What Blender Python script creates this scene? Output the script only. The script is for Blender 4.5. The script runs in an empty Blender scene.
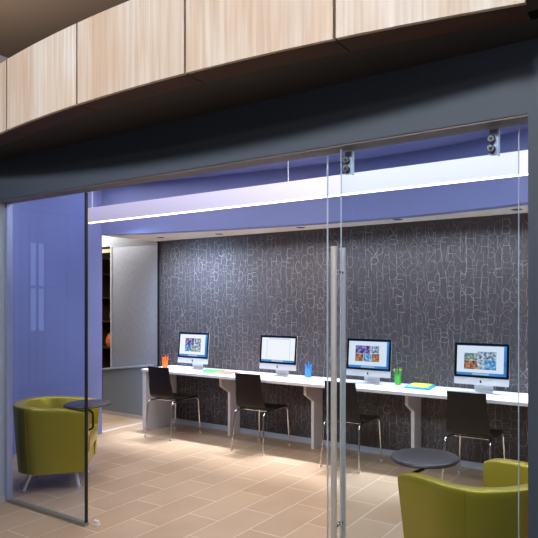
import bpy, bmesh, math, random
from mathutils import Vector, Matrix
random.seed(7)
PI = math.pi
scene = bpy.context.scene
C = scene.collection

# ------------------------------------------------------------------ materials
def lin(r, g, b):
    f = lambda v: (v/255/12.92) if v/255 <= .04045 else ((v/255+.055)/1.055)**2.4
    return (f(r), f(g), f(b), 1)

class NT:
    def __init__(s, name):
        s.m = bpy.data.materials.new(name); s.m.use_nodes = True
        s.t = s.m.node_tree; s.b = s.t.nodes['Principled BSDF']
    def n(s, kind, **kw):
        o = s.t.nodes.new(kind)
        for k, v in kw.items(): setattr(o, k, v)
        return o
    def l(s, a, b): s.t.links.new(a, b)

def mat(name, col, rough=.5, metal=0, spec=.5, var=0, vscale=8, bump=0, bscale=60, coat=0, emit=0, ecol=None):
    q = NT(name); b = q.b
    b.inputs['Base Color'].default_value = col
    b.inputs['Roughness'].default_value = rough
    b.inputs['Metallic'].default_value = metal
    b.inputs['Specular IOR Level'].default_value = spec
    b.inputs['Coat Weight'].default_value = coat
    tc = q.n('ShaderNodeTexCoord')
    if var:
        nz = q.n('ShaderNodeTexNoise'); nz.inputs['Scale'].default_value = vscale; nz.inputs['Detail'].default_value = 3
        q.l(tc.outputs['Object'], nz.inputs['Vector'])
        mx = q.n('ShaderNodeMix', data_type='RGBA')
        mx.inputs[6].default_value = tuple(c*(1-var) for c in col[:3])+(1,)
        mx.inputs[7].default_value = tuple(min(1, c*(1+var)) for c in col[:3])+(1,)
        q.l(nz.outputs['Fac'], mx.inputs[0]); q.l(mx.outputs[2], b.inputs['Base Color'])
    if bump:
        nz = q.n('ShaderNodeTexNoise'); nz.inputs['Scale'].default_value = bscale
        q.l(tc.outputs['Object'], nz.inputs['Vector'])
        bp = q.n('ShaderNodeBump'); bp.inputs['Strength'].default_value = bump; bp.inputs['Distance'].default_value = .01
        q.l(nz.outputs['Fac'], bp.inputs['Height']); q.l(bp.outputs['Normal'], b.inputs['Normal'])
    if emit:
        b.inputs['Emission Color'].default_value = ecol or col
        b.inputs['Emission Strength'].default_value = emit
    return q.m

M = {}
M['periwinkle'] = mat('periwinkle_paint', lin(119, 130, 186), .55, var=.03, vscale=3)
M['grey_paint'] = mat('slate_paint', lin(70, 81, 97), .6, var=.03, vscale=3)
M['soffit_grey'] = mat('soffit_paint', lin(52, 50, 50), .7, var=.03)
M['reveal'] = mat('reveal_metal', lin(110, 104, 106), .5, .2, var=.04)
M['cream'] = mat('cream_ceiling_paint', lin(238, 228, 216), .8, var=.02)
M['brown_ceiling'] = mat('brown_ceiling_paint', lin(112, 95, 80), .8, var=.05, vscale=1)
M['pale'] = mat('pale_plaster', lin(220, 216, 220), .8, var=.02)
M['lobby'] = mat('lobby_wall_paint', lin(150, 140, 130), .8, var=.05, vscale=1)
M['base_grey'] = mat('baseboard_vinyl', lin(170, 180, 196), .5, var=.03)
M['white_lam'] = mat('white_laminate', lin(218, 214, 218), .35, var=.015, vscale=5)
M['chair_black'] = mat('dark_brown_laminate', lin(24, 16, 15), .5, spec=.3, var=.12, vscale=6)
M['chrome'] = mat('chrome', lin(215, 215, 215), .16, 1, var=.02)
M['steel'] = mat('brushed_steel', lin(232, 230, 226), .40, .45, var=.04, vscale=30)
M['alu'] = mat('satin_aluminium', lin(215, 217, 221), .4, .4, var=.02)
M['alu_frame'] = mat('aluminium_channel', lin(170, 180, 215), .4, .6, var=.03)
M['track'] = mat('floor_track_metal', lin(150, 152, 145), .4, .6, var=.04)
M['olive'] = mat('olive_vinyl', lin(178, 160, 46), .34, .4, var=.05, vscale=5, bump=.04, bscale=220)
M['olive_dark'] = mat('olive_seam', lin(160, 144, 38), .4, .4, var=.03)
M['tablet'] = mat('tablet_laminate', lin(56, 50, 54), .33, var=.06, vscale=20)
M['bolt'] = mat('dark_bolt_steel', lin(110, 112, 118), .3, .9, var=.03)
M['rod'] = mat('dark_rod', lin(40, 36, 36), .35, .5, var=.03)
M['black'] = mat('black_glass', lin(8, 8, 10), .15, var=.02)
M['dark_matte'] = mat('dark_matte_paint', lin(22, 15, 13), .9, spec=.1, var=.02)
M['seal'] = mat('dark_seal', lin(14, 18, 26), .5, var=.02)
M['orange'] = mat('orange_plastic', lin(245, 110, 25), .4, var=.06, vscale=30)
M['blue_pl'] = mat('blue_plastic', lin(50, 140, 220), .4, var=.06, vscale=30)
M['green_pl'] = mat('green_plastic', lin(70, 180, 60), .4, var=.06, vscale=30)
M['yellow_tip'] = mat('yellow_plastic', lin(220, 225, 90), .4, var=.06, vscale=30)
M['paper_green'] = mat('green_folder', lin(72, 150, 84), .6, var=.04)
M['paper_red'] = mat('coral_folder', lin(222, 96, 84), .6, var=.06)
M['paper_white'] = mat('white_paper', lin(240, 240, 240), .7, var=.02)
M['paper_yellow'] = mat('yellow_folder', lin(205, 200, 80), .6, var=.04)
M['paper_cyan'] = mat('cyan_folder', lin(10, 150, 205), .6, var=.04)
M['counter_grey'] = mat('grey_counter', lin(128, 140, 150), .3, var=.03)
M['brown'] = mat('dark_walnut', lin(62, 44, 36), .5, var=.2, vscale=4)
M['tan'] = mat('tan_wood', lin(176, 140, 100), .5, var=.08)
M['brass'] = mat('amber_ceramic', lin(225, 120, 50), .4, var=.1, vscale=10)
M['pottery'] = mat('grey_pottery', lin(150, 150, 150), .4, var=.1, vscale=10)
M['dark_hole'] = mat('downlight_trim', lin(60, 52, 48), .5, var=.02)
M['threshold'] = mat('pale_threshold', lin(188, 184, 182), .4, var=.02)

def fine_glass():
    q = NT('clear_glass'); b = q.b
    b.inputs['Base Color'].default_value = (.93, .96, .97, 1)
    b.inputs['Roughness'].default_value = 0
    b.inputs['IOR'].default_value = 1.45
    b.inputs['Transmission Weight'].default_value = 1
    tr = q.n('ShaderNodeBsdfTransparent'); tr.inputs[0].default_value = (.94, .97, .99, 1)
    gl = q.n('ShaderNodeBsdfGlossy'); gl.inputs['Roughness'].default_value = 0
    fr = q.n('ShaderNodeFresnel'); fr.inputs['IOR'].default_value = 1.45
    mx = q.n('ShaderNodeMixShader')
    ge = q.n('ShaderNodeNewGeometry'); iv = q.n('ShaderNodeMath', operation='SUBTRACT'); iv.inputs[0].default_value = 1; q.l(ge.outputs['Backfacing'], iv.inputs[1])
    ml = q.n('ShaderNodeMath', operation='MULTIPLY'); q.l(fr.outputs[0], ml.inputs[0]); q.l(iv.outputs[0], ml.inputs[1])
    q.l(ml.outputs[0], mx.inputs[0]); q.l(tr.outputs[0], mx.inputs[1]); q.l(gl.outputs[0], mx.inputs[2])
    q.l(mx.outputs[0], q.t.nodes['Material Output'].inputs['Surface'])
    return q.m
M['glass'] = fine_glass()
M['glass_tint'] = M['glass'].copy(); M['glass_tint'].name = 'falloff_tinted_glass'  # darker blue tint paints in the light falloff on the wall behind
for nd in M['glass_tint'].node_tree.nodes:
    if nd.bl_idname == 'ShaderNodeBsdfTransparent': nd.inputs[0].default_value = (.84, .89, .98, 1)
M['glass_edge'] = mat('polished_glass_edge', lin(205, 222, 235), .15, 0, spec=.8, var=.03)

def wood(name='pale_veneer'):
    q = NT(name); tc = q.n('ShaderNodeTexCoord'); info = q.n('ShaderNodeObjectInfo')
    add = q.n('ShaderNodeVectorMath', operation='ADD')
    cmb = q.n('ShaderNodeCombineXYZ'); q.l(info.outputs['Random'], cmb.inputs[0])
    sc = q.n('ShaderNodeVectorMath', operation='SCALE'); sc.inputs['Scale'].default_value = 37; q.l(cmb.outputs[0], sc.inputs[0])
    q.l(tc.outputs['Object'], add.inputs[0]); q.l(sc.outputs[0], add.inputs[1])
    mp = q.n('ShaderNodeMapping'); mp.inputs['Scale'].default_value = (52, 6, 1.6); q.l(add.outputs[0], mp.inputs[0])
    n1 = q.n('ShaderNodeTexNoise'); n1.inputs['Scale'].default_value = 1; n1.inputs['Detail'].default_value = 6; n1.inputs['Distortion'].default_value = .6
    q.l(mp.outputs[0], n1.inputs['Vector'])
    r = q.n('ShaderNodeValToRGB'); r.color_ramp.elements[0].position = .28; r.color_ramp.elements[1].position = .72
    r.color_ramp.elements[0].color = lin(206, 192, 180); r.color_ramp.elements[1].color = lin(232, 225, 217)
    q.l(n1.outputs['Fac'], r.inputs[0])
    mp2 = q.n('ShaderNodeMapping'); mp2.inputs['Scale'].default_value = (3, 1, .8); q.l(add.outputs[0], mp2.inputs[0])
    n2 = q.n('ShaderNodeTexNoise'); n2.inputs['Scale'].default_value = 1.5; q.l(mp2.outputs[0], n2.inputs['Vector'])
    r2 = q.n('ShaderNodeValToRGB'); r2.color_ramp.elements[0].position = .35; r2.color_ramp.elements[1].position = .65
    r2.color_ramp.elements[0].color = lin(232, 206, 178); r2.color_ramp.elements[1].color = (1, 1, 1, 1)
    q.l(n2.outputs['Fac'], r2.inputs[0])
    mx = q.n('ShaderNodeMix', data_type='RGBA', blend_type='MULTIPLY'); mx.inputs[0].default_value = .7
    q.l(r.outputs[0], mx.inputs[6]); q.l(r2.outputs[0], mx.inputs[7]); q.l(mx.outputs[2], q.b.inputs['Base Color'])
    q.b.inputs['Roughness'].default_value = .5
    return q.m
M['wood'] = wood()
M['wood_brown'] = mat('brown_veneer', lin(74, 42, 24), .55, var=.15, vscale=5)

def tiles():
    q = NT('beige_floor_tile'); tc = q.n('ShaderNodeTexCoord')
    sp = q.n('ShaderNodeSeparateXYZ'); q.l(tc.outputs['Object'], sp.inputs[0])
    a = q.n('ShaderNodeMath', operation='ADD'); a.inputs[1].default_value = .3885+.581*40; q.l(sp.outputs['Y'], a.inputs[0])
    b = q.n('ShaderNodeMath', operation='ADD'); b.inputs[1].default_value = 2.163+.281*40; q.l(sp.outputs['X'], b.inputs[0])
    cm = q.n('ShaderNodeCombineXYZ'); q.l(a.outputs[0], cm.inputs[0]); q.l(b.outputs[0], cm.inputs[1])
    br = q.n('ShaderNodeTexBrick'); br.offset = .5; br.offset_frequency = 2
    br.inputs['Scale'].default_value = 1; br.inputs['Brick Width'].default_value = .581; br.inputs['Row Height'].default_value = .281
    br.inputs['Mortar Size'].default_value = .0032; br.inputs['Mortar Smooth'].default_value = .1; br.inputs['Bias'].default_value = 0
    br.inputs['Color1'].default_value = lin(186, 159, 132); br.inputs['Color2'].default_value = lin(175, 147, 119)
    br.inputs['Mortar'].default_value = lin(222, 205, 184)
    q.l(cm.outputs[0], br.inputs['Vector'])
    nz = q.n('ShaderNodeTexNoise'); nz.inputs['Scale'].default_value = 2.2; nz.inputs['Detail'].default_value = 5; q.l(tc.outputs['Object'], nz.inputs['Vector'])
    r = q.n('ShaderNodeValToRGB'); r.color_ramp.elements[0].position = .3; r.color_ramp.elements[1].position = .7
    r.color_ramp.elements[0].color = (.86, .85, .84, 1); r.color_ramp.elements[1].color = (1, 1, 1, 1); q.l(nz.outputs['Fac'], r.inputs[0])
    mx = q.n('ShaderNodeMix', data_type='RGBA', blend_type='MULTIPLY'); mx.inputs[0].default_value = 1
    q.l(br.outputs['Color'], mx.inputs[6]); q.l(r.outputs[0], mx.inputs[7]); q.l(mx.outputs[2], q.b.inputs['Base Color'])
    q.b.inputs['Roughness'].default_value = .42
    bp = q.n('ShaderNodeBump'); bp.inputs['Strength'].default_value = .15; bp.inputs['Distance'].default_value = .002; bp.invert = True
    q.l(br.outputs['Fac'], bp.inputs['Height']); q.l(bp.outputs[0], q.b.inputs['Normal'])
    return q.m
M['tiles'] = tiles()

def weave(name, c1, c2, sx, sz, rough, metal):
    q = NT(name); tc = q.n('ShaderNodeTexCoord')
    mp = q.n('ShaderNodeMapping'); mp.inputs['Scale'].default_value = (sx, 1, sz); q.l(tc.outputs['Object'], mp.inputs[0])
    nz = q.n('ShaderNodeTexNoise'); nz.inputs['Scale'].default_value = 1; nz.inputs['Detail'].default_value = 4; q.l(mp.outputs[0], nz.inputs['Vector'])
    r = q.n('ShaderNodeValToRGB'); r.color_ramp.elements[0].position = .3; r.color_ramp.elements[1].position = .7
    r.color_ramp.elements[0].color = c1; r.color_ramp.elements[1].color = c2; q.l(nz.outputs['Fac'], r.inputs[0])
    q.l(r.outputs[0], q.b.inputs['Base Color'])
    q.b.inputs['Roughness'].default_value = rough; q.b.inputs['Metallic'].default_value = metal
    bp = q.n('ShaderNodeBump'); bp.inputs['Strength'].default_value = .25; bp.inputs['Distance'].default_value = .003
    q.l(nz.outputs['Fac'], bp.inputs['Height']); q.l(bp.outputs[0], q.b.inputs['Normal'])
    return q.m
M['wallpaper'] = weave('charcoal_wallpaper', lin(58, 54, 58), lin(86, 80, 84), 160, 10, .55, .12)
M['wp_line'] = mat('silver_print', lin(164, 160, 164), .5, .3, var=.35, vscale=5)
M['mesh'] = weave('woven_screen_fabric', lin(150, 152, 164), lin(176, 178, 190), 120, 14, .4, .3)

def emission(name, col, strength):
    q = NT(name); q.b.inputs['Base Color'].default_value = (0, 0, 0, 1)
    q.b.inputs['Emission Color'].default_value = col; q.b.inputs['Emission Strength'].default_value = strength
    q.b.inputs['Roughness'].default_value = .3
    return q.m
def photo_mat(name, cols, scale, s=1.0):
    q = NT(name); tc = q.n('ShaderNodeTexCoord'); nz = q.n('ShaderNodeTexNoise'); nz.inputs['Scale'].default_value = scale; nz.inputs['Detail'].default_value = 4
    q.l(tc.outputs['Object'], nz.inputs['Vector'])
    r = q.n('ShaderNodeValToRGB'); e = r.color_ramp.elements
    e[0].position = .34; e[0].color = cols[0]; e[1].position = .66; e[1].color = cols[-1]
    for i, c in enumerate(cols[1:-1]):
        k = e.new(.34+.32*(i+1)/(len(cols)-1)); k.color = c
    q.l(nz.outputs['Fac'], r.inputs[0]); q.b.inputs['Base Color'].default_value = (0, 0, 0, 1)
    q.l(r.outputs[0], q.b.inputs['Emission Color']); q.b.inputs['Emission Strength'].default_value = s
    return q.m
M['scr_white'] = emission('lit_page', lin(240, 244, 252), 1.0)
M['scr_blue'] = photo_mat('lit_desktop', [lin(25, 110, 200), lin(60, 165, 235)], 6, .9)
M['scr_dock'] = emission('lit_dock', lin(190, 215, 240), .8)
M['scr_grey'] = emission('lit_text', lin(150, 155, 165), .8)
M['ph_night'] = photo_mat('photo_night_skyline', [lin(25, 25, 70), lin(60, 60, 150), lin(130, 120, 190), lin(220, 180, 150)], 40)
M['ph_warm'] = photo_mat('photo_warm_street', [lin(60, 40, 40), lin(170, 100, 70), lin(235, 170, 110)], 45)
M['ph_blue'] = photo_mat('photo_blue_water', [lin(20, 70, 120), lin(60, 150, 210), lin(190, 220, 240)], 45)
M['ph_day'] = photo_mat('photo_day_skyline', [lin(50, 60, 70), lin(150, 170, 190), lin(225, 235, 245)], 45)
M['ph_green'] = photo_mat('photo_harbour', [lin(30, 70, 90), lin(120, 150, 140), lin(215, 210, 180)], 45)

# ------------------------------------------------------------------ mesh helpers
def box(bm, x0, x1, y0, y1, z0, z1, mi=0):
    v = [bm.verts.new((x, y, z)) for z in (z0, z1) for y in (y0, y1) for x in (x0, x1)]
    for f in ((0, 2, 3, 1), (4, 5, 7, 6), (0, 1, 5, 4), (2, 6, 7, 3), (0, 4, 6, 2), (1, 3, 7, 5)):
        bm.faces.new([v[i] for i in f]).material_index = mi
def quad(bm, pts, mi=0):
    bm.faces.new([bm.verts.new(p) for p in pts]).material_index = mi
def prism(bm, pts, vec, mi=0):
    n = len(pts); vec = Vector(vec)
    a = [bm.verts.new(p) for p in pts]; b = [bm.verts.new(Vector(p)+vec) for p in pts]
    bm.faces.new(a).material_index = mi; bm.faces.new(b[::-1]).material_index = mi
    for i in range(n):
        bm.faces.new((a[i], b[i], b[(i+1) % n], a[(i+1) % n])).material_index = mi
def tube(bm, path, r, n=10, caps=True, mi=0):
    path = [Vector(p) for p in path]; rings = []
    rad = r if isinstance(r, (list, tuple)) else [r]*len(path)
    up = None
    for i, p in enumerate(path):
        d = (path[min(i+1, len(path)-1)]-path[max(i-1, 0)]).normalized()
        if up is None: up = d.orthogonal().normalized()
        up = (up-d*up.dot(d)).normalized(); w = d.cross(up)
        rings.append([bm.verts.new(p+(up*math.cos(2*PI*k/n)+w*math.sin(2*PI*k/n))*rad[i]) for k in range(n)])
    for a, b in zip(rings, rings[1:]):
        for k in range(n): bm.faces.new((a[k], a[(k+1) % n], b[(k+1) % n], b[k])).material_index = mi
    if caps:
        bm.faces.new(rings[0][::-1]).material_index = mi; bm.faces.new(rings[-1]).material_index = mi
def lathe(bm, prof, n=32, c=(0, 0), mi=0):
    rings = []
    for r, z in prof:
        rings.append([bm.verts.new((c[0]+r*math.cos(2*PI*k/n), c[1]+r*math.sin(2*PI*k/n), z)) for k in range(n)])
    for a, b in zip(rings, rings[1:]):
        for k in range(n): bm.faces.new((a[k], a[(k+1) % n], b[(k+1) % n], b[k])).material_index = mi
    bm.faces.new(rings[0][::-1]).material_index = mi; bm.faces.new(rings[-1]).material_index = mi
def fillet(pts, r, n=6):
    pts = [Vector(p) for p in pts]; out = [pts[0]]
    for i in range(1, len(pts)-1):
        p = pts[i]; a = (pts[i-1]-p); b = (pts[i+1]-p); rr = min(r, a.length*.49, b.length*.49)
        s, e = p+a.normalized()*rr, p+b.normalized()*rr
        for k in range(n+1):
            t = k/n; out.append(s*(1-t)**2+p*2*t*(1-t)+e*t*t)
    out.append(pts[-1]); return out
def obj(name, bm, mats, parent=None, loc=None, bevel=0, smooth=False, subs=0):
    bmesh.ops.recalc_face_normals(bm, faces=bm.faces)
    me = bpy.data.meshes.new(name); bm.to_mesh(me); bm.free()
    for m in (mats if isinstance(mats, (list, tuple)) else [mats]): me.materials.append(m)
    if smooth:
        me.polygons.foreach_set('use_smooth', [True]*len(me.polygons))
        try: me.set_sharp_from_angle(angle=math.radians(38))
        except Exception: pass
    o = bpy.data.objects.new(name, me); C.objects.link(o)
    if parent is not None: o.parent = parent
    if loc: o.location = loc
    if bevel:
        md = o.modifiers.new('bevel', 'BEVEL'); md.width = bevel; md.segments = 2; md.limit_method = 'ANGLE'; md.angle_limit = math.radians(40)
    if subs:
        md = o.modifiers.new('subsurf', 'SUBSURF'); md.levels = subs; md.render_levels = subs
    return o
def tag(o, label=None, cat=None, group=None, kind=None):
    if label: o['label'] = label
    if cat: o['category'] = cat
    if group: o['group'] = group
    if kind: o['kind'] = kind
    return o
def thing(name, label, cat, loc=(0, 0, 0), rz=0, group=None):
    o = bpy.data.objects.new(name, None); C.objects.link(o); o.empty_display_size = .1
    o.location = loc; o.rotation_euler = (0, 0, rz)
    return tag(o, label, cat, group)
def struct(name, bm, mats, parent=None, **kw):
    o = obj(name, bm, mats, parent, **kw)
    if parent is None: o['kind'] = 'structure'
    return o
def new(): return bmesh.new()
def copy_tree(o, parent=None):
    c = o.copy(); C.objects.link(c)
    if parent is not None: c.parent = parent
    for ch in [x for x in list(C.objects) if x.parent == o]: copy_tree(ch, c)
    return c

# ------------------------------------------------------------------ room shell
XR = 1.9          # right side of the computer room
YB = 5.33         # papered wall
FH = 2.338        # head of the glazed opening
b = new(); box(b, -9.5, 4, -4.5, 7.6, -.05, 0); struct('floor', b, M['tiles'])
b = new(); box(b, -4.418, -.485, 2.457, 2.575, FH, 3.0)
box(b, -5.62, -4.418, 2.457, 2.575, 0, 3.0); box(b, -9.5, -5.72, 2.457, 2.575, 0, 4.0); box(b, -5.72, -5.62, 2.457, 2.575, 0, 2.999); box(b, -.485, XR+.1, 2.457, 2.575, 0, 3.0)
struct('wall_front', b, M['grey_paint'])
b = new(); box(b, -4.418, -.485, 2.462, 2.572, FH-.008, FH-.0005); struct('trim_1', b, M['reveal'])
b = new(); box(b, -4.418, -4.406, 2.457, 2.545, 0, .055); struct('baseboard_left', b, M['threshold'])
b = new(); box(b, -4.4175, -4.414, 2.458, 2.545, .056, FH-.009); struct('trim_5', b, mat('lit_jamb_paint', lin(170, 184, 200), .5, var=.02))  # lighter colour on the jamb return stands in for missing side light

# back wall with the printed letter pattern in its surface
def arc(cx, cy, rx, ry, a0, a1, n=9):
    return [(cx+rx*math.cos(math.radians(a0+(a1-a0)*i/n)), cy+ry*math.sin(math.radians(a0+(a1-a0)*i/n))) for i in range(n+1)]
G = {
 'A': [[(0, 0), (.5, 1), (1, 0)], [(.2, .38), (.8, .38)]],
 'B': [[(0, 0), (0, 1)], [(0, 1)]+arc(.4, .76, .45, .24, 90, -90)+[(0, .52)], [(0, .52)]+arc(.45, .26, .5, .26, 90, -90)+[(0, 0)]],
 'C': [arc(.5, .5, .5, .5, 50, 310, 14)],
 'D': [[(0, 0), (0, 1)]+arc(.3, .5, .6, .5, 90, -90, 12)+[(0, 0)]],
 'E': [[(1, 1), (0, 1), (0, 0), (1, 0)], [(0, .5), (.75, .5)]],
 'F': [[(1, 1), (0, 1), (0, 0)], [(0, .52), (.7, .52)]],
 'G': [arc(.5, .5, .5, .5, 50, 340, 14)+[(1, .42), (.6, .42)]],
 'H': [[(0, 0), (0, 1)], [(1, 0), (1, 1)], [(0, .5), (1, .5)]],
 'I': [[(.5, 0), (.5, 1)]],
 'J': [[(.9, 1), (.9, .3)]+arc(.5, .3, .4, .3, 0, -180, 9)],
 'K': [[(0, 0), (0, 1)], [(1, 1), (0, .45)], [(.3, .6), (1, 0)]],
 'L': [[(0, 1), (0, 0), (.9, 0)]],
 'M': [[(0, 0), (0, 1), (.5, .35), (1, 1), (1, 0)]],
 'N': [[(0, 0), (0, 1), (1, 0), (1, 1)]],
 'O': [arc(.5, .5, .5, .5, 0, 360, 18)],
 'P': [[(0, 0), (0, 1)]+arc(.45, .74, .5, .26, 90, -90, 9)+[(0, .48)]],
 'R': [[(0, 0), (0, 1)]+arc(.45, .75, .5, .25, 90, -90, 9)+[(0, .5)], [(.45, .5), (1, 0)]],
 'S': [arc(.5, .75, .45, .25, 20, 270, 11)+arc(.5, .25, .48, .25, 90, -160, 11)],
 'T': [[(0, 1), (1, 1)], [(.5, 1), (.5, 0)]],
 'U': [[(0, 1), (0, .35)]+arc(.5, .35, .5, .35, 180, 360, 10)+[(1, 1)]],
 'V': [[(0, 1), (.5, 0), (1, 1)]],
 'W': [[(0, 1), (.25, 0), (.5, .8), (.75, 0), (1, 1)]],
 'X': [[(0, 0), (1, 1)], [(0, 1), (1, 0)]],
 'Y': [[(0, 1), (.5, .5), (1, 1)], [(.5, .5), (.5, 0)]],
 'Z': [[(0, 1), (1, 1), (0, 0), (1, 0)]],
 'and': [arc(.45, .78, .25, .22, -60, 240, 10)+[(.95, 0)], arc(.4, .27, .4, .27, 110, 350, 10)+[(.95, .5)]],
}
b = new(); box(b, -5.71, XR, YB, YB+.12, 0, 2.5)
keys = list(G)
def ribbon(b, pts, w, y):
    P = [Vector((p[0], 0, p[1])) for p in pts]; L = []
    for i, p in enumerate(P):
        d = P[min(i+1, len(P)-1)]-P[max(i-1, 0)]
        if d.length < 1e-6: d = Vector((1, 0, 0))
        d.normalize(); n = Vector((-d.z, 0, d.x))*w
        L.append((b.verts.new((p.x+n.x, y, p.z+n.z)), b.verts.new((p.x-n.x, y, p.z-n.z))))
    for q, r in zip(L, L[1:]): b.faces.new((q[0], r[0], r[1], q[1])).material_index = 1
x = -5.68; y = YB-.0012
while x < XR-.1:
    z = .03+random.uniform(0, .1); w = random.uniform(.06, .095)
    while z < 2.33:
        hgt = random.uniform(.085, .165)
        if z+hgt > 2.36: break
        g = G[random.choice(keys)]; a = math.radians(random.uniform(-7, 7)); sx = w*random.uniform(.75, 1.15)
        ca, sa = math.cos(a), math.sin(a); lw = random.choice([.0008, .0009, .001, .0012, .0019])
        y -= 2e-7
        for st in g:
            pts = []
            for (u, v) in st:
                u2, v2 = u*sx, v*hgt
                pts.append((min(max(x+ca*u2-sa*v2, -5.70), XR), max(z+sa*u2+ca*v2, 0.005)))
            ribbon(b, pts, lw, y)
        z += hgt*random.uniform(.72, .98)
    x += w*.84
struct('wall_back', b, [M['wallpaper'], M['wp_line']])
b = new(); box(b, -5.70, XR, YB-.012, YB-.002, 0, .058); struct('baseboard_back', b, M['base_grey'])
b = new(); box(b, -5.723, -5.7105, YB-.02, YB+.05, 0, 2.36); struct('trim_2', b, M['seal'])
b = new(); box(b, XR, XR+.1, 2.457, YB+.12, 0, 3.0); struct('wall_right', b, M['periwinkle'])
b = new(); box(b, -5.82, -5.70, 2.58, 4.43, 0, 2.95); struct('wall_left', b, M['periwinkle'])
# curved bulkhead between the high front bay and the low bay over the desks
BC = [(-5.82, 4.40), (-5.5, 4.50), (-5.16, 4.60), (-4.7, 4.70), (-4.2, 4.79), (-3.7, 4.86), (-3.1, 4.92), (-2.5, 4.95), (-2.03, 4.95), (-1.6, 4.91), (-1.2, 4.84), (-.8, 4.74), (-.3, 4.58), (.4, 4.30), (1.1, 4.0), (XR, 3.65)]
b = new(); prism(b, [(x, y, 2.36) for x, y in BC]+[(x, y+.12, 2.36) for x, y in BC[::-1]], (0, 0, .62)); struct('wall_middle', b, M['periwinkle'], smooth=False)
b = new(); prism(b, [(x, y+.121, 2.36) for x, y in BC]+[(XR, YB, 2.36), (-5.80, YB, 2.36), (-5.80, 4.53, 2.36)], (0, 0, .05)); struct('ceiling', b, M['cream'])
b = new(); box(b, -5.82, XR+.1, 2.46, 5.45, 2.95, 3.0); struct('ceiling', b, M['periwinkle'])
# room beyond on the left
b = new(); box(b, -9.0, -5.80, YB+.035, YB+.12, 2.347, 2.9); struct('wall_beyond', b, M['counter_grey'])
b = new(); box(b, -9.5, -5.81, 2.62, 7.6, 2.62, 2.66); struct('ceiling', b, M['pale'])
b = new(); box(b, -9.0, XR, 7.5, 7.6, 0, 2.62); struct('wall_far', b, M['brown'])
b = new(); box(b, -5.80, -5.74, 4.44, YB-.03, 0, .004); struct('trim_3', b, M['threshold'])
b = new(); box(b, -6.93, -6.705, YB+.02, YB+.06, 2.26, 2.31); box(b, -7.05, -6.93, YB+.02, YB+.06, 0, 2.31); struct('trim_4', b, M['tan'])
# lobby
b = new(); box(b, -9.5, 4, -4.5, 2.457, 4.0, 4.1); box(b, -5.62, 4, 2.457, 7.6, 4.0, 4.1); struct('ceiling', b, M['brown_ceiling'])
b = new(); box(b, -5.72, -5.62, 2.457, 7.6, 3.0, 4.0); struct('wall_upper', b, M['pale'])
b = new(); box(b, -9.6, 4.1, -4.6, -4.5, 0, 4.1); struct('wall_lobby', b, M['lobby'])
b = new(); box(b, -9.6, -9.5, -4.5, -1.9, 0, 4.1); box(b, -9.6, -9.5, .3, 7.6, 0, 4.1); box(b, -9.6, -9.5, -1.9, .3, 3.2, 4.1); struct('wall_lobby_left', b, M['lobby'])
b = new(); box(b, 4.0, 4.1, -4.5, 7.6, 0, 4.1); struct('wall_lobby_right', b, M['lobby'])
w = new()
ys = [-1.9, -1.55, -1.12, -.97, -.82, -.45, -.05, .26]
for a in ys: box(w, -9.56, -9.52, a, a+.04, .0, 3.2)
for z in (0, 1.80, 3.15): box(w, -9.57, -9.53, -1.9, .3, z, z+.05)
wf = struct('window_1', w, M['brown'])
for k, (a, c) in enumerate(zip(ys, ys[1:])):
    w = new(); st = 2.6 if k in (2, 3) else .35
    box(w, -9.55, -9.545, a+.04, c, (1.05 if k in (2, 3) else .05), (2.6 if k in (2, 3) else 3.15))
    obj('window_pane', w, emission('lit_window_pane', lin(150, 185, 240), st), wf)

# ------------------------------------------------------------------ canopy
cv = lambda x: 1.962+.051*(x+2.3)**2
can = thing('wood_canopy', 'curved canopy faced with pale vertical-grain wood panels above the glazed opening', 'canopy', (0, 0, 0))
seams = [-5.12, -4.32, -3.535, -2.747, -1.938, -1.161, -.425]
def strip(x0, x1, n, off0, off1, z0, z1):
    xs = [x0+(x1-x0)*i/n for i in range(n+1)]
    return [(x, cv(x)+off0, z0) for x in xs]+[(x, cv(x)+off1, z0) for x in xs[::-1]], (0, 0, z1-z0)
for s0, s1 in zip(seams, seams[1:]):
    b = new(); prism(b, *strip(s0+.007, s1-.007, 8, 0, .02, 2.64, 3.082)); obj('wood_panel', b, M['wood'], can)
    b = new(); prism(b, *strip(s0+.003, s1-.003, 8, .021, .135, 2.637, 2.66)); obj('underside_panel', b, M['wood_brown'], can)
b = new(); prism(b, *strip(-5.12, -.40, 40, .022, .12, 2.662, 3.07)); obj('backing', b, M['brown'], can)
b = new(); xs = [-4.90+4.50*i/40 for i in range(41)]
prism(b, [(x, cv(x)+.136, 2.64) for x in xs]+[(-.40, 2.456, 2.64), (-4.90, 2.456, 2.64)], (0, 0, .3)); obj('soffit', b, M['soffit_grey'], can)
b = new(); box(b, -.424, -.38, cv(-.42)-.01, cv(-.42)+.06, 2.60, 3.09); obj('end_post', b, M['dark_matte'], can)
b = new(); prism(b, [(-.399, cv(-.4)+.136, 2.64), (.6, 2.43, 2.64), (.6, 2.456, 2.64), (-.399, 2.456, 2.64)], (0, 0, .45)); obj('end_fascia', b, M['dark_matte'], can)

# ------------------------------------------------------------------ glazing
YG = 2.555
# left fixed pane
t = thing('glass_partition', 'fixed clear glass panel at the left with aluminium channel and dark edge seal', 'glass partition', (-3.9, YG, 0))
b = new(); box(b, -.49, .44, -.005, .005, .02, FH-.015); obj('pane', b, M['glass_tint'], t)
b = new(); box(b, -.515, -.485, -.022, .022, 0, FH-.013); obj('side_channel', b, M['alu_frame'], t)
b = new(); box(b, -.485, .45, -.018, .018, 0, .022); obj('floor_track', b, M['track'], t)
b = new(); box(b, .44, .452, -.009, .009, .022, FH-.015); obj('edge_seal', b, M['seal'], t)
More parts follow.
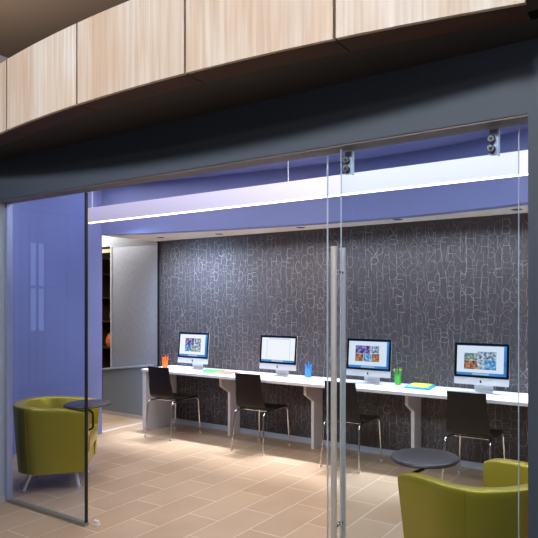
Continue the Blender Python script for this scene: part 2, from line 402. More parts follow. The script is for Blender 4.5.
# floor guide
t = thing('door_guide', 'small steel floor guide beside the free edge of the left glass panel', 'door guide', (-3.405, 2.60, 0))
b = new(); box(b, -.03, .03, -.02, .02, 0, .008); obj('base_plate', b, M['steel'], t)
b = new(); lathe(b, [(.012, .008), (.012, .03), (.008, .034)], 14, (-.012, 0)); obj('roller', b, M['steel'], t, smooth=True)
b = new(); lathe(b, [(.012, .008), (.012, .03), (.008, .034)], 14, (.014, 0)); obj('roller', b, M['steel'], t, smooth=True)
# sliding door
t = thing('glass_door', 'frameless sliding glass door with long steel pull bars', 'glass door', (-1.5, YG, 0))
b = new(); box(b, 0, .955, -.005, .005, .012, FH-.02); obj('pane', b, M['glass'], t)
b = new(); box(b, -.004, -.0005, -.005, .005, .012, FH-.02); obj('polished_edge', b, M['glass_edge'], t)
b = new(); box(b, .9555, .959, -.005, .005, .012, FH-.02); obj('polished_edge', b, M['glass_edge'], t)
for yy in (-.047, .047):
    b = new(); tube(b, [(.062, yy, .27), (.062, yy, 1.842)], .0155, 20); h = obj('pull_handle', b, M['steel'], t, smooth=True)
    for z in (.415, 1.712):
        b = new(); s = -1 if yy < 0 else 1
        tube(b, [(.062, s*.036, z), (.062, s*.006, z)], [.012, .012], 14); obj('standoff', b, M['chrome'], h, smooth=True)
for xx in (.118, .845):
    b = new(); box(b, xx-.012, xx+.022, -.010, -.0055, FH-.132, FH-.016); hg = obj('hanger', b, M['alu_frame'], t, bevel=.002)
    b = new(); box(b, xx+.0225, xx+.030, -.012, .012, FH-.132, FH-.016); obj('clamp_edge', b, M['glass_edge'], hg)
    for z in (FH-.060, FH-.104):
        b = new(); lathe(b, [(.018, 0), (.018, .014), (.014, .018)], 20); bmesh.ops.transform(b, matrix=Matrix.Translation((xx, -.0102, z)) @ Matrix.Rotation(PI/2, 4, 'X'), verts=b.verts)
        obj('bolt', b, M['bolt'], hg, smooth=True)
        b = new(); tube(b, [(xx, -.0284, z), (xx, -.0300, z)], .008, 12); obj('bolt_recess', b, M['rod'], hg)
b = new(); tube(b, [(.945, -.006, .42), (.945, -.012, .42)], .006, 12); obj('edge_stud', b, M['glass_edge'], t, smooth=True)
# overlapping fixed sidelight
t = thing('glass_sidelight', 'fixed clear glass pane overlapping in front of the sliding door', 'glass partition', (-1.385, 2.487, 0))
b = new(); box(b, .003, .898, -.004, .004, .012, FH-.014); obj('pane', b, M['glass'], t)
b = new(); box(b, 0, .003, -.004, .004, .012, FH-.014); obj('polished_edge', b, M['glass_edge'], t)
b = new(); box(b, .003, .898, -.010, .010, 0, .012); obj('floor_track', b, M['track'], t)

# ------------------------------------------------------------------ pendant light
t = thing('pendant_light', 'long white linear pendant light with a glowing lower edge', 'light', (0, 3.5, 2.305))
b = new(); box(b, -4.70, 1.2, .008, .05, .012, .150); obj('housing', b, M['pale'], t)
def painted_face_mat():  # light falloff painted into the face: glow graded brighter to the right
    q = NT('painted_glow_face'); tc = q.n('ShaderNodeTexCoord'); sp = q.n('ShaderNodeSeparateXYZ'); q.l(tc.outputs['Object'], sp.inputs[0])
    mr = q.n('ShaderNodeMapRange'); mr.inputs['From Min'].default_value = -4.7; mr.inputs['From Max'].default_value = -1.75
    mr.inputs['To Min'].default_value = .15; mr.inputs['To Max'].default_value = .8; q.l(sp.outputs['X'], mr.inputs['Value'])
    pw = q.n('ShaderNodeMath', operation='POWER'); pw.inputs[1].default_value = 1.8; q.l(mr.outputs[0], pw.inputs[0])
    q.b.inputs['Base Color'].default_value = lin(178, 176, 214)
    q.b.inputs['Emission Color'].default_value = lin(238, 236, 255); sc = q.n('ShaderNodeMath', operation='MULTIPLY'); sc.inputs[1].default_value = 1.25; q.l(pw.outputs[0], sc.inputs[0]); q.l(sc.outputs[0], q.b.inputs['Emission Strength'])
    return q.m
b = new(); box(b, -4.70, 1.2, 0, .0075, .013, .150); obj('glow_face', b, painted_face_mat(), t)
b = new(); box(b, -4.70, 1.2, .0, .018, .004, .0118); obj('light_strip', b, emission('warm_led', lin(255, 232, 214), 5), t)
b = new(); box(b, -4.69, 1.2, .018, .040, .1505, .153); obj('added_uplight_strip', b, emission('added_uplight_glow', lin(235, 232, 250), 16), t)  # added glow on top of the housing, unseen, to brighten the bay ceiling
b = new(); box(b, -4.712, -4.7005, 0, .05, 0, .15); obj('end_cap', b, M['pale'], t)
for xx in (-4.66, -2.405, -.2):
    b = new(); tube(b, [(xx, .012, .150), (xx, .012, .6449)], .0028, 8); obj('cable', b, M['glass_edge'], t)

# ------------------------------------------------------------------ recessed downlights
DL = [(-5.35, 5.02), (-4.49, 5.12), (-3.35, 5.13), (-2.22, 5.12), (-1.1, 5.10), (.1, 5.0)]
dl_lab = ['recessed downlight at the far left end of the low ceiling', 'recessed downlight over the second chair from the left', 'recessed downlight in the middle of the low ceiling', 'recessed downlight in the low ceiling behind the sliding door hangers', 'recessed downlight over the rightmost computer', 'recessed downlight beyond the right edge of the opening']
for i, (x, y) in enumerate(DL[:5]):
    t = thing('downlight', dl_lab[i], 'light', (x, y, 2.36), 0, 'recessed downlights over the desk')
    b = new(); n = 24
    ro, ri = .05, .036
    R1 = [b.verts.new((ro*math.cos(2*PI*k/n), ro*math.sin(2*PI*k/n), -.0012)) for k in range(n)]
    R2 = [b.verts.new((ri*math.cos(2*PI*k/n), ri*math.sin(2*PI*k/n), -.004)) for k in range(n)]
    R0 = [b.verts.new((ro*math.cos(2*PI*k/n), ro*math.sin(2*PI*k/n), -.0002)) for k in range(n)]
    for k in range(n):
        j = (k+1) % n; b.faces.new((R1[k], R1[j], R2[j], R2[k])); b.faces.new((R0[k], R0[j], R1[j], R1[k]))
    obj('trim_ring', b, M['dark_hole'], t)
    b = new(); lathe(b, [(.035, -.003), (.035, -.0008)], 24); obj('lens', b, M['dark_hole'], t)

# ------------------------------------------------------------------ desk
t = thing('wall_desk', 'long white laminate desk fixed along the patterned wall on notched panel legs', 'desk', (0, 0, 0))
b = new(); box(b, -5.45, 1.2, 4.80, YB-.014, .715, .745); obj('worktop', b, M['white_lam'], t, bevel=.002)
b = new(); prism(b, [(-5.44, 4.81, .0), (-5.44, 5.24, 0), (-5.44, 5.24, .06), (-5.44, YB-.014, .06), (-5.44, YB-.014, .714), (-5.44, 4.81, .714)][::1], (.062, 0, 0)); obj('end_panel', b, M['white_lam'], t, bevel=.002)
for xx in (-4.37, -3.222, -2.09, -.96, .15):
    b = new(); yb = YB-.014
    pr = [(5.133, 0), (yb, 0), (yb, .714), (4.985, .714), (4.985, .594), (5.133, .508)]
    prism(b, [(xx, y, z) for y, z in pr], (.035, 0, 0)); obj('support_panel', b, M['white_lam'], t, bevel=.002)

# ------------------------------------------------------------------ chairs
def make_chair():
    r = thing('side_chair', '', 'chair', (0, 0, 0))
    # one bent shell, split into seat and backrest at the bend
    back = fillet([(-.232, .818), (-.205, .60), (-.175, .458), (-.10, .440)], .06, 6)
    def shell(prof, w0, w1, th):
        b = new(); L = []
        m = len(prof)
        for i, p in enumerate(prof):
            d = (prof[min(i+1, m-1)]-prof[max(i-1, 0)]); d.normalize(); n = Vector((-d[1], d[0]))
            w = w0+(w1-w0)*i/(m-1); row = []
            cols = 9
            for k in range(cols):
                u = -1+2*k/(cols-1); bow = .012*(1-u*u)
                q = Vector((p[0], p[1]))-n*bow*0+Vector((-bow*abs(n[0]), -bow*abs(n[1])*.4))
                row.append((u*w/2, q, n))
            L.append(row)
        top = [[b.verts.new((x, q[0]+n[0]*th/2, q[1]+n[1]*th/2)) for x, q, n in row] for row in L]
        bot = [[b.verts.new((x, q[0]-n[0]*th/2, q[1]-n[1]*th/2)) for x, q, n in row] for row in L]
        for A, flip in ((top, 0), (bot, 1)):
            for i in range(m-1):
                for k in range(8):
                    f = (A[i][k], A[i][k+1], A[i+1][k+1], A[i+1][k]); b.faces.new(f[::-1] if flip else f)
        for i in range(m-1):
            for k in (0, 8): b.faces.new((top[i][k], top[i+1][k], bot[i+1][k], bot[i][k]))
        for i in (0, m-1):
            for k in range(8): b.faces.new((top[i][k], top[i][k+1], bot[i][k+1], bot[i][k]))
        return b
    P = [Vector((p[0], p[1])) for p in fillet([(p[0], p[1], 0) for p in [(-.232, .818), (-.205, .62), (-.178, .462), (-.07, .440)]], .05, 7)]
    o = obj('backrest', shell(P, .325, .40, .012), M['chair_black'], r, smooth=True)
    S = [Vector((p[0], p[1])) for p in fillet([(p[0], p[1], 0) for p in [(-.07, .440), (.06, .437), (.175, .452), (.215, .435)]], .05, 5)]
    obj('seat', shell(S, .40, .385, .012), M['chair_black'], r, smooth=True)
    for sx in (-1, 1):
        for sy in (-1, 1):
            b = new()
            path = fillet([(sx*.206, sy*.238, .008), (sx*.188, sy*.205, .415), (sx*.150, 0+sy*.001, .424)] if sy < 0 else
                          [(sx*.206, sy*.238, .008), (sx*.190, sy*.222, .40), (sx*.178, sy*.19, .424), (sx*.150, sy*.001, .424)], .035, 5)
            tube(b, path, .0085, 10); lg = obj('leg', b, M['chrome'], r, smooth=True)
            b = new(); tube(b, [(sx*.2065, sy*.2385, 0), (sx*.206, sy*.238, .018)], .0115, 10); obj('foot_cap', b, M['white_lam'], lg, smooth=True)
    for yy in (-.09, .10):
        b = new(); tube(b, [(-.15, yy, .420), (.15, yy, .420)], .007, 8); obj('cross_bar', b, M['chrome'], r, smooth=True)
    for sx in (-1, 1):
        for yy in (-.09, .10):
            b = new(); box(b, sx*.15-.015, sx*.15+.015, yy-.015, yy+.015, .425, .437); obj('mounting_bracket', b, M['rod'], r)
    return r
chair = make_chair()
chairs = [(-4.955, 4.842, 0.0, 'dark brown bent-ply chair with chrome legs, leftmost, in front of the orange pencil cup'),
          (-3.695, 4.882, 0.0, 'dark brown chair with chrome legs second from left, nearest the blank-page computer'),
          (-2.590, 4.860, 0.0, 'dark brown chair with chrome legs partly seen behind the tall door pull bars'),
          (-1.40, 4.86, 0.0, 'dark brown chair with chrome legs at the rightmost computer, behind the armchair tablet')]
for i, (x, y, rz, lab) in enumerate(chairs):
    o = chair if i == 0 else copy_tree(chair)
    o.location = (x, y, 0); o.rotation_euler.z = rz; o['label'] = lab; o['group'] = 'chairs along the white desk'

# ------------------------------------------------------------------ desktop computers
def rrect(w, h, r, n=5):
    out = []
    for cx, cz, a in ((w-r, h-r, 0), (-w+r, h-r, 90), (-w+r, -h+r, 180), (w-r, -h+r, 270)):
        out += [(cx+r*math.cos(math.radians(a+90*i/n)), cz+r*math.sin(math.radians(a+90*i/n))) for i in range(n+1)]
    return out
def make_computer(label, style, loc, rz):
    W, TILT = .484, math.radians(5)
    r = thing('desktop_computer', label, 'computer', loc, rz, 'all-in-one computers on the white desk')
    # local: z=0 desk, front faces -y; body bottom z .078, top .447
    Rt = Matrix.Translation((0, 0, .078)) @ Matrix.Rotation(-TILT, 4, 'X')
    def T(bm): bmesh.ops.transform(bm, matrix=Rt, verts=bm.verts); return bm
    H = .370; CH = .064
    # housing: thin rim with a bulged back
    b = new(); o = rrect(W/2, H/2, .008); N = len(o); rings = []
    for sc, yy in ((1, 0), (1, .008), (.9, .018), (.6, .034), (.3, .040)):
        rings.append([b.verts.new((p[0]*sc, yy, H/2+p[1]*sc)) for p in o])
    for A, B in zip(rings, rings[1:]):
        for k in range(N): b.faces.new((A[k], A[(k+1) % N], B[(k+1) % N], B[k]))
    b.faces.new(rings[0]); b.faces.new(rings[-1]); hs = obj('housing', T(b), M['alu'], r, smooth=True)
    b = new(); prism(b, [(p[0], -.002, (H+CH)/2+p[1]) for p in rrect(W/2, (H-CH)/2, .006)], (0, .0018, 0)); bz = obj('bezel', T(b), M['black'], r)
    # emblem on the chin: a bitten apple with a leaf
    b = new(); pts = []
    for i in range(28):
        a = 2*PI*i/28; x = .0098*math.cos(a)*(1+.06*math.cos(2*a)); z = .0105*math.sin(a)-(.0022 if abs(math.cos(a)) < .25 else 0)
        if x > .0055 and abs(z-.001) < .006: x = .0055-.003*math.cos((z-.001)/.006*PI/2)+.0
        pts.append((x, -.0012, CH/2+z))
    prism(b, pts, (0, .001, 0)); prism(b, [(0, -.0012, CH/2+.0095), (.004, -.0012, CH/2+.012), (.005, -.0012, CH/2+.0165), (.001, -.0012, CH/2+.014)], (0, .001, 0))
    obj('emblem', T(b), M['black'], hs)
    # lit screen, its page and pictures
    b = new(); mt = [M['scr_blue'], M['scr_white'], M['scr_dock'], M['scr_grey'], M['ph_night'], M['ph_warm'], M['ph_blue'], M['ph_day'], M['ph_green']]
    sx0, sx1, sz0, sz1 = -W/2+.022, W/2-.022, CH+.020, H-.021; sw, sh = sx1-sx0, sz1-sz0
    lay = [0]
    def R(u0, u1, v0, v1, mi):
        lay[0] += 1; y = -.0023-.00015*lay[0]
        quad(b, [(sx0+sw*u0, y, sz0+sh*v0), (sx0+sw*u1, y, sz0+sh*v0), (sx0+sw*u1, y, sz0+sh*v1), (sx0+sw*u0, y, sz0+sh*v1)], mi)
    R(0, 1, 0, 1, 0)
    if style == 1:
        R(0, .93, .09, .985, 1)
        for (a, c, d, e, m) in ((.2, .52, .5, .82, 4), (.52, .78, .55, .82, 7), (.2, .42, .22, .5, 6), (.42, .62, .22, .5, 8), (.62, .78, .22, .55, 7)): R(a, c, d, e, m)
    elif style == 2:
        R(0, 1, .085, .985, 1); R(.22, .84, .935, .95, 3); R(.16, .17, .11, .93, 2); R(.85, .86, .11, .93, 2)
    elif style == 3:
        R(0, .945, .09, .985, 1)
        for (a, c, d, e, m) in ((.17, .55, .53, .83, 4), (.57, .76, .56, .83, 7), (.17, .37, .24, .52, 5), (.38, .57, .24, .52, 6), (.58, .77, .24, .54, 5)): R(a, c, d, e, m)
    else:
        R(0, .945, .09, .985, 1)
        for (a, c, d, e, m) in ((.15, .42, .50, .74, 8), (.42, .80, .54, .80, 7), (.15, .42, .20, .49, 5), (.42, .58, .20, .53, 7), (.58, .80, .20, .53, 6)): R(a, c, d, e, m)
    R(.32, .66, .015, .075, 2)
    obj('screen', T(b), mt, bz)
    # stand: foot plate and neck in one bent sheet
    b = new(); prof = fillet([(-.085, .002, 0), (.105, .002, 0), (.105-.04, .21, 0)], .03, 6); wd = .085
    a1 = [b.verts.new((-wd, p[0], p[1])) for p in prof]; a2 = [b.verts.new((wd, p[0], p[1])) for p in prof]
    pp = [(p[0]-(.004 if i > 6 else 0), p[1]+.004) for i, p in enumerate(prof)]
    c1 = [b.verts.new((-wd, p[0], p[1])) for p in pp]; c2 = [b.verts.new((wd, p[0], p[1])) for p in pp]
    for i in range(len(prof)-1):
        b.faces.new((a1[i], a2[i], a2[i+1], a1[i+1])); b.faces.new((c1[i], c1[i+1], c2[i+1], c2[i]))
        b.faces.new((a1[i], a1[i+1], c1[i+1], c1[i])); b.faces.new((a2[i], c2[i], c2[i+1], a2[i+1]))
    for i in (0, -1): b.faces.new((a1[i], c1[i], c2[i], a2[i]))
    obj('stand', b, M['alu'], r)
    return r
DZ = .745
comps = [((-4.86, 5.06), 1, 'leftmost computer with a skyline photo collage, beside the orange pencil cup'),
         ((-3.612, 5.06), 2, 'all-in-one computer showing a blank white page'),
         ((-2.515, 5.06), 3, 'all-in-one computer with a photo collage, right of the door pull bars'),
         ((-1.40, 5.06), 4, 'rightmost and largest-looking computer, screen showing photos of a harbour')]
for (x, y), st, lab in comps: make_computer(lab, st, (x, y, DZ), 0)

# keyboards and mice
def make_keyboard():
    r = thing('keyboard', '', 'keyboard')
    b = new(); prism(b, [(-.14, -.058, 0), (-.14, .058, 0), (-.14, .058, .009), (-.14, -.058, .004)], (.28, 0, 0)); obj('case', b, M['steel'], r)
    b = new()
    for rr in range(6):
        for k in range(14):
            x0 = -.134+k*.0192; y0 = -.053+rr*.0182; z0 = .0042+(y0+.058)/.116*.005
            box(b, x0, x0+.0165, y0, y0+.0155, z0, z0+.0022)
    obj('keys', b, M['white_lam'], r); return r
def make_mouse():
    r = thing('mouse', '', 'mouse')
    b = new(); n = 20; rings = []
    for sc, z in ((1, 0), (1, .006), (.93, .014), (.7, .019), (.35, .0215)):
        rings.append([b.verts.new((.029*sc*math.cos(2*PI*k/n), .056*sc*math.sin(2*PI*k/n), z)) for k in range(n)])
    for A, B in zip(rings, rings[1:]):
        for k in range(n): b.faces.new((A[k], A[(k+1) % n], B[(k+1) % n], B[k]))
    b.faces.new(rings[0]); b.faces.new(rings[-1]); obj('body', b, M['white_lam'], r, smooth=True); return r
kb, ms = make_keyboard(), make_mouse()
where = ['leftmost computer', 'computer showing the blank page', 'computer right of the pull bars', 'rightmost computer']
for i, ((x, y), st, lab) in enumerate(comps):
    k = kb if i == 0 else copy_tree(kb)
    k.location = (x-.01, 4.905, DZ+.0002); k['label'] = 'slim silver keyboard in front of the '+where[i]; k['group'] = 'keyboards on the desk'
    m = ms if i == 0 else copy_tree(ms)
    m.location = (x+.235, 4.925, DZ+.0002); m['label'] = 'white mouse at the right of the '+where[i]; m['group'] = 'mice on the desk'

# ------------------------------------------------------------------ pencil cups
def cup(name_col, m, tip, loc, seed, label):
    random.seed(seed)
    r = thing('pencil_cup', label, 'pencil cup', loc, 0, 'pencil cups on the desk')
    b = new(); n = 20; prof = [(.030, 0), (.036, .10), (.0335, .10), (.0275, .004)]
    rings = [[b.verts.new((q*math.cos(2*PI*k/n), q*math.sin(2*PI*k/n), z)) for k in range(n)] for q, z in prof]
    for A, B in zip(rings, rings[1:]):
        for k in range(n): b.faces.new((A[k], A[(k+1) % n], B[(k+1) % n], B[k]))
    b.faces.new(rings[0]); b.faces.new(rings[-1]); obj('cup', b, m, r, smooth=True)
    for k in range(9):
        a = 2*PI*k/9+random.uniform(-.2, .2); q = random.uniform(.012, .018); e = random.uniform(.034, .044); hh = random.uniform(.135, .165)
        p0 = Vector((q*math.cos(a), q*math.sin(a), .006)); p1 = Vector((e*math.cos(a), e*math.sin(a), hh))
        p = thing('pencil', label.split(' pencil cup')[0]+' pencil standing in the '+label, 'pencil', loc, 0, name_col+' pencils in their cup')
        b = new(); tube(b, [p0, p0.lerp(p1, .93)], .0038, 6); obj('shaft', b, m, p)
        b = new(); tube(b, [p0.lerp(p1, .931), p1], .0040, 6); obj('tip', b, tip, p)
cup('orange', M['orange'], M['orange'], (-5.255, 5.0, DZ), 1, 'orange pencil cup at the left end of the desk')
cup('blue', M['blue_pl'], M['blue_pl'], (-3.30, 5.20, DZ), 2, 'blue pencil cup right of the blank-page computer')
cup('green', M['green_pl'], M['yellow_tip'], (-2.255, 5.20, DZ), 3, 'green pencil cup left of the yellow and cyan folders')

def sheet(name, pts, z, th, m, label, cat='folder', group=None):
    b = new(); c = Vector((sum(p[0] for p in pts)/4, sum(p[1] for p in pts)/4, z))
    prism(b, [(p[0]-c.x, p[1]-c.y, 0) for p in pts], (0, 0, th)); o = obj(name, b, m, None, c); tag(o, label, cat, group)
sheet('folder', [(-4.66, 4.88), (-4.72, 5.17), (-4.48, 5.22), (-4.42, 4.92)], DZ+.0003, .006, M['paper_green'], 'green folder on the desk right of the leftmost computer')
sheet('folder', [(-4.40, 4.93), (-4.455, 5.14), (-4.24, 5.18), (-4.17, 4.94)], DZ+.0003, .005, M['paper_red'], 'coral red folder on the desk next to the green one')
sheet('paper', [(-4.395, 4.855), (-4.41, 4.91), (-4.20, 4.92), (-4.18, 4.86)], DZ+.0003, .001, M['paper_white'], 'white sheet in front of the coral folder', 'paper')
sheet('folder', [(-2.12, 5.03), (-2.15, 5.29), (-1.90, 5.30), (-1.86, 5.01)], DZ+.0003, .014, M['paper_cyan'], 'cyan folder under the yellow one by the green pencil cup')
sheet('folder', [(-2.085, 5.05), (-2.125, 5.295), (-1.925, 5.30), (-1.90, 5.04)], DZ+.0146, .006, M['paper_yellow'], 'yellow folder lying on top of the cyan one')

# ------------------------------------------------------------------ tub chairs
def make_tub():
    r = thing('tub_armchair', '', 'armchair')
    # local: opens toward +y; horseshoe plan
    W, D, TH = .352, .335, .085
    base = []
    nA = 22
    for i in range(7): base.append((-1, 1-i/7*1.0, i/7))            # left arm going back, placeholder params
    def outline(sc_w, sc_b):
        """plan line from the left arm tip round the back to the right arm tip"""
        pts = []
        a = W*sc_w; bk = D*sc_b
        for i in range(8): pts.append((-a*(.97+.03*i/8), .31*sc_b*(1-i/8)))
        for i in range(25):
            ph = PI+PI*i/24; ex = .85
            cx, sy = math.cos(ph), math.sin(ph)
            pts.append((a*math.copysign(abs(cx)**ex, cx), bk*math.copysign(abs(sy)**ex, sy)))
        for i in range(1, 9): pts.append((a*(.97+.03*(8-i)/8), .31*sc_b*(i/8)))
        return pts
    def loft(secs, closed=True):
        b = new(); V = [[b.verts.new(p) for p in s] for s in secs]; m = len(secs); n = len(secs[0])
        rng = m if closed else m-1
        for j in range(rng):
            A, B = V[j], V[(j+1) % m]
            for k in range(n-1): b.faces.new((A[k], A[k+1], B[k+1], B[k]))
        if closed:
            b.faces.new([V[j][0] for j in range(m)]); b.faces.new([V[j][-1] for j in range(m)][::-1])
        return b
    oT, oB = outline(1.0, 1.0), outline(.89, .89)
    n = len(oT)
    def hgt(i):
        t = abs(i-(n-1)/2)/((n-1)/2)
        return .634+.072*max(0, math.cos(min(1, t)*PI/2))**.5
    secs = []
    def layer(f, inset, dz=0, z=None):
        s = []
        for i in range(n):
            x = oB[i][0]+(oT[i][0]-oB[i][0])*f; y = oB[i][1]+(oT[i][1]-oB[i][1])*f
            # inward normal in plan
            i0, i1 = max(i-1, 0), min(i+1, n-1)
            d = Vector((oT[i1][0]-oT[i0][0], oT[i1][1]-oT[i0][1])); d.normalize(); nn = Vector((-d.y, d.x))
            zz = z if z is not None else hgt(i)+dz
            s.append((x+nn.x*inset, y+nn.y*inset, zz))
        return s
    secs = [layer(0, 0, z=.15), layer(.08, 0, z=.20), layer(.5, 0, z=.40), layer(.93, 0, dz=-.045), layer(.99, .002, dz=-.012), layer(1, .008, dz=-.003), layer(1, .018, dz=0),
            layer(1, TH-.018, dz=0), layer(1, TH-.007, dz=-.004), layer(1, TH, dz=-.014), layer(.8, TH, z=.50), layer(.6, TH, z=.36), layer(0, TH, z=.15)]
    obj('shell', loft(secs), M['olive'], r, smooth=True)
    # seams
    for idx in (12, n-13):
        b = new(); p = [Vector(s[idx]) for s in secs[:6]]; c = Vector((0, 0, 0))
        p = [q+Vector((q.x, q.y, 0)).normalized()*.0005 for q in p]; tube(b, p, .0018, 6); obj('seam', b, M['olive_dark'], r)
    # seat cushion and base
    def dee(b, f, z0, z1, front, rnd=.02):
        pl = [(x*f, y*f) for x, y in outline(1, 1)]
        pl = [(x, min(y, front)) for x, y in pl]
        pl[0] = (pl[0][0], front); pl[-1] = (pl[-1][0], front)
        rings = []
        for sc, z in ((.97, z0), (1, z0+rnd), (1, z1-rnd), (.985, z1-rnd*.3), (.95, z1)):
            rings.append([b.verts.new((x*sc, y*sc, z)) for x, y in pl])
        for A, B in zip(rings, rings[1:]):
            m = len(pl)
            for k in range(m): b.faces.new((A[k], A[(k+1) % m], B[(k+1) % m], B[k]))
        b.faces.new(rings[0][::-1]); b.faces.new(rings[-1])
    b = new(); dee(b, .70, .30, .44, .30); obj('seat_cushion', b, M['olive'], r, smooth=True)
    b = new(); dee(b, .615, .145, .295, .27, .01); obj('seat_base', b, M['olive'], r, smooth=True)
    b = new(); dee(b, .78, .135, .149, .25, .004); obj('bottom_plate', b, M['rod'], r)
    for sx in (-1, 1):
        for sy in (-1, 1):
            b = new(); tube(b, [(sx*.17, sy*.17, .14), (sx*.212, sy*.212, .006)], [.019, .014], 14); tube(b, [(sx*.212, sy*.212, .006), (sx*.2125, sy*.2125, 0)], .020, 14)
            obj('leg', b, M['steel'], r, smooth=True)
    return r
tub = make_tub()
def tablet(root, side, top, postxy, armpath):
    b = new(); lathe(b, [(.165, -.012), (.19, -.006), (.192, 0), (.186, .010), (.178, .012)], 48, top); tb = None
    o = obj('tablet', b, M['tablet'], root, smooth=True, loc=(0, 0, .685))
    b = new(); tube(b, [(top[0], top[1], .672), (top[0], top[1], .655)], .05, 20); obj('mounting_plate', b, M['rod'], o, loc=(0, 0, -.685), smooth=True)
    b = new(); tube(b, fillet(armpath, .03, 6), .009, 10); obj('tablet_arm', b, M['rod'], root, smooth=True)
R_FWD = math.atan2(.53, -.85)-PI/2
L_FWD = math.atan2(.704, .709)-PI/2
tr = tub; tr.location = (-.780, 2.940, 0); tr.rotation_euler.z = R_FWD
tl = copy_tree(tub); tl.location = (-4.53, 3.06, 0); tl.rotation_euler.z = L_FWD
tr['label'] = 'olive green tub armchair with round tablet, cropped at the bottom right'
tl['label'] = 'olive green tub armchair with round tablet, behind the left glass panel'
for o in (tr, tl): o['group'] = 'tub armchairs with tablet arms'
def local(root, x, y):
    a = root.rotation_euler.z; dx, dy = x-root.location.x, y-root.location.y
    return (dx*math.cos(a)+dy*math.sin(a), -dx*math.sin(a)+dy*math.cos(a))
c = local(tr, -1.155, 3.036)
tablet(tr, 1, c, None, [(c[0], c[1], .668), (c[0], c[1], .625), (.30 if c[0] > 0 else -.30, .335, .61), (.30 if c[0] > 0 else -.30, .335, .50), (.30 if c[0] > 0 else -.30, .25, .495)])
c = local(tl, -4.231, 3.141)
tablet(tl, 1, c, None, [(c[0], c[1], .668), (c[0], c[1], .645), (.30, .335, .635), (.30, .335, .50), (.30, .25, .495)])

# ------------------------------------------------------------------ beyond the left end of the desk
t = thing('screen_panel', 'tall grey woven fabric screen panel left of the patterned wall', 'screen panel', (-6.25, YB+.03, 0))
b = new(); box(b, -.43, .51, 0, .02, .0, 2.335); obj('fabric', b, M['mesh'], t)
b = new(); box(b, -.455, -.4305, -.01, .03, 0, 2.345); box(b, -.431, .51, -.01, .03, 2.3355, 2.345); obj('frame', b, M['threshold'], t)
t = thing('low_counter', 'low grey counter in front of the woven screen, left of the desk end', 'counter', (-6.4, 5.2, 0))
b = new(); prism(b, [(-.36, .06, .045), (.60, .06, .045), (.60, .06, .715), (-.36, .06, .605)], (0, .065, 0)); obj('front_panel', b, M['counter_grey'], t)
b = new(); prism(b, [(-.38, .045, .6055), (.60, .045, .7155), (.60, .045, .7355), (-.38, .045, .6255)], (0, .082, 0)); obj('top', b, M['base_grey'], t)
b = new(); box(b, -.36, .60, .055, .125, 0, .0445); obj('plinth', b, M['threshold'], t)
b = new(); box(b, -.375, -.3605, .055, .127, 0, .604); obj('side_panel', b, M['rod'], t)
t = thing('shelf_unit', 'dark walnut shelving seen through the gap left of the woven screen', 'shelf', (-8.1, 6.35, 0))
b = new(); box(b, -.75, .75, .3, .33, 0, 2.3); obj('back', b, M['brown'], t)
for xx in (-.75, -.25, .25, .73):
    b = new(); box(b, xx, xx+.02, 0, .3, 0, 2.3); obj('upright', b, M['brown'], t)
for z in (.38, .78, 1.22, 1.62, 2.02):
    b = new()
    for x0, x1 in ((-.73, -.25), (-.23, .25), (.27, .73)): box(b, x0, x1, 0, .3, z, z+.02)
    obj('shelf', b, M['brown'], t)
items = [(-.5, .82, 'orange'), (-.05, .82, 'orange'), (.5, .82, 'orange'), (-.6, 1.26, 'grey'), (.05, 1.26, 'grey'), (.45, 1.26, 'grey'), (-.45, .42, 'orange'), (.1, .42, 'grey'), (.6, .42, 'orange')]
for dx, z, k in items:
    b = new(); lathe(b, [(.05, 0), (.075, .06), (.07, .14), (.035, .20), (.04, .22)], 18); o = obj('vase', b, M['brass'] if k == 'orange' else M['pottery'], None, (-8.1+dx, 6.5, z-.0195))
    tag(o, ('amber' if k == 'orange' else 'grey')+' vase on the dark shelving beyond the screen', 'vase', k+' vases on the far shelving')

# ------------------------------------------------------------------ lights
def area(name, loc, rot, sx, sy, power, col):
    L = bpy.data.lights.new(name, 'AREA'); L.shape = 'RECTANGLE'; L.size = sx; L.size_y = sy; L.energy = power; L.color = col
    o = bpy.data.objects.new(name, L); C.objects.link(o); o.location = loc; o.rotation_euler = rot; return o
def spot(name, loc, target, power, col, ang, blend=.6, r=.05):
    L = bpy.data.lights.new(name, 'SPOT'); L.energy = power; L.color = col; L.spot_size = math.radians(ang); L.spot_blend = blend; L.shadow_soft_size = r
    o = bpy.data.objects.new(name, L); C.objects.link(o); o.location = loc
    o.rotation_euler = (Vector(target)-Vector(loc)).to_track_quat('-Z', 'Y').to_euler(); return o
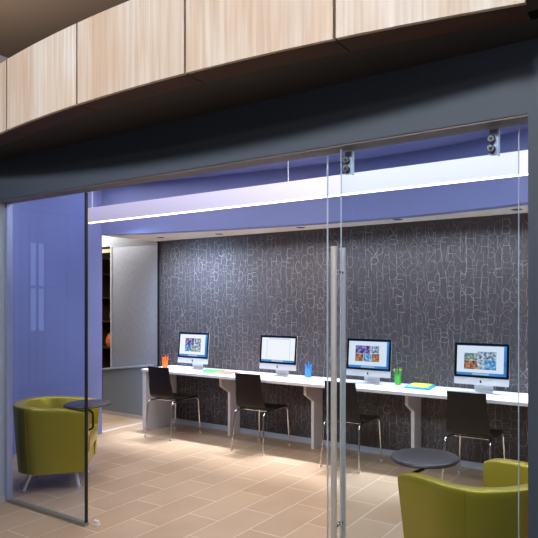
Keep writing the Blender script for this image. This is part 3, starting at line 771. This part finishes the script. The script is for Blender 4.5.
# lobby ceiling lights in front of the canopy
for i, x in enumerate((-4.0, -2.9, -1.8, -.7, .4)):
    spot('lobby_spot_light', (x, -.50, 3.9), (x, 2.1, 2.6), 178, (1, .98, .97), 80, 1, .22)
area('lobby_ceiling_light', (-2.0, -2.4, 3.95), (0, 0, 0), 4, .6, 35, (1, .92, .84))
area('lobby_side_fill', (3.85, .6, 1.9), (0, PI/2, 0), 2.4, 2.4, 50, (.85, .92, 1))  # added unseen fill from the right to brighten the left jamb
area('lobby_ceiling_fill', (-3.0, 2.28, 3.12), (PI, 0, 0), 4.5, .1, 40, (1, .90, .80))  # added unseen fill that lifts the brown lobby ceiling
# front bay ceiling wash
area('front_bay_light', (-2.3, 3.05, 2.93), (0, 0, 0), 6.4, .3, 54, (1, .93, .88))
area('front_bay_light', (-2.1, 4.15, 2.93), (0, 0, 0), 6.8, .2, 42, (1, .95, .92))
# lights over the desk
for i, (x, y) in enumerate(DL):
    spot('downlight_lamp', (x, 5.0, 2.345), (x, 4.72, 0), 70, (.95, .95, 1), 36, .35, .03)
a = area('low_bay_strip_fill', (-2.4, 5.06, 2.3545), (-math.radians(7), 0, 0), 6.6, .04, 44, (.74, .84, 1)); a.data.spread = math.radians(42)  # added strip, unseen, standing in for the downlight row on the floor
a = area('low_bay_light', (-2.4, 4.99, 2.352), (0, 0, 0), 6.4, .06, 50, (.93, .95, 1)); a.data.spread = math.radians(140)  # second added strip, unseen, replacing the downlights' scalloped spill
spot('wall_wash_lamp', (-5.35, 4.30, 2.2), (-4.95, 5.33, 1.35), 140, (.50, .70, 1), 105, 1, .25)
area('far_room_light', (-7.3, 5.0, 2.58), (0, 0, 0), 1, 1, 60, (1, .95, .9))

w = bpy.data.worlds.new('world'); scene.world = w; w.use_nodes = True
w.node_tree.nodes['Background'].inputs[0].default_value = (.5, .55, .65, 1); w.node_tree.nodes['Background'].inputs[1].default_value = .15

# ------------------------------------------------------------------ camera
cam = bpy.data.cameras.new('camera'); co = bpy.data.objects.new('camera', cam); C.objects.link(co); scene.camera = co
cam.sensor_width = 36; cam.sensor_fit = 'HORIZONTAL'; cam.lens = 570/538*36
cam.shift_x = -(320-269)/538; cam.shift_y = (302-269)/538; cam.clip_start = .05
co.location = (0, 0, 1.56); co.rotation_euler = (PI/2, 0, math.atan(.606))
vs = scene.view_settings; vs.view_transform = 'Standard'; vs.look = 'None'; vs.exposure = 0; vs.gamma = 1; vs.use_curve_mapping = False
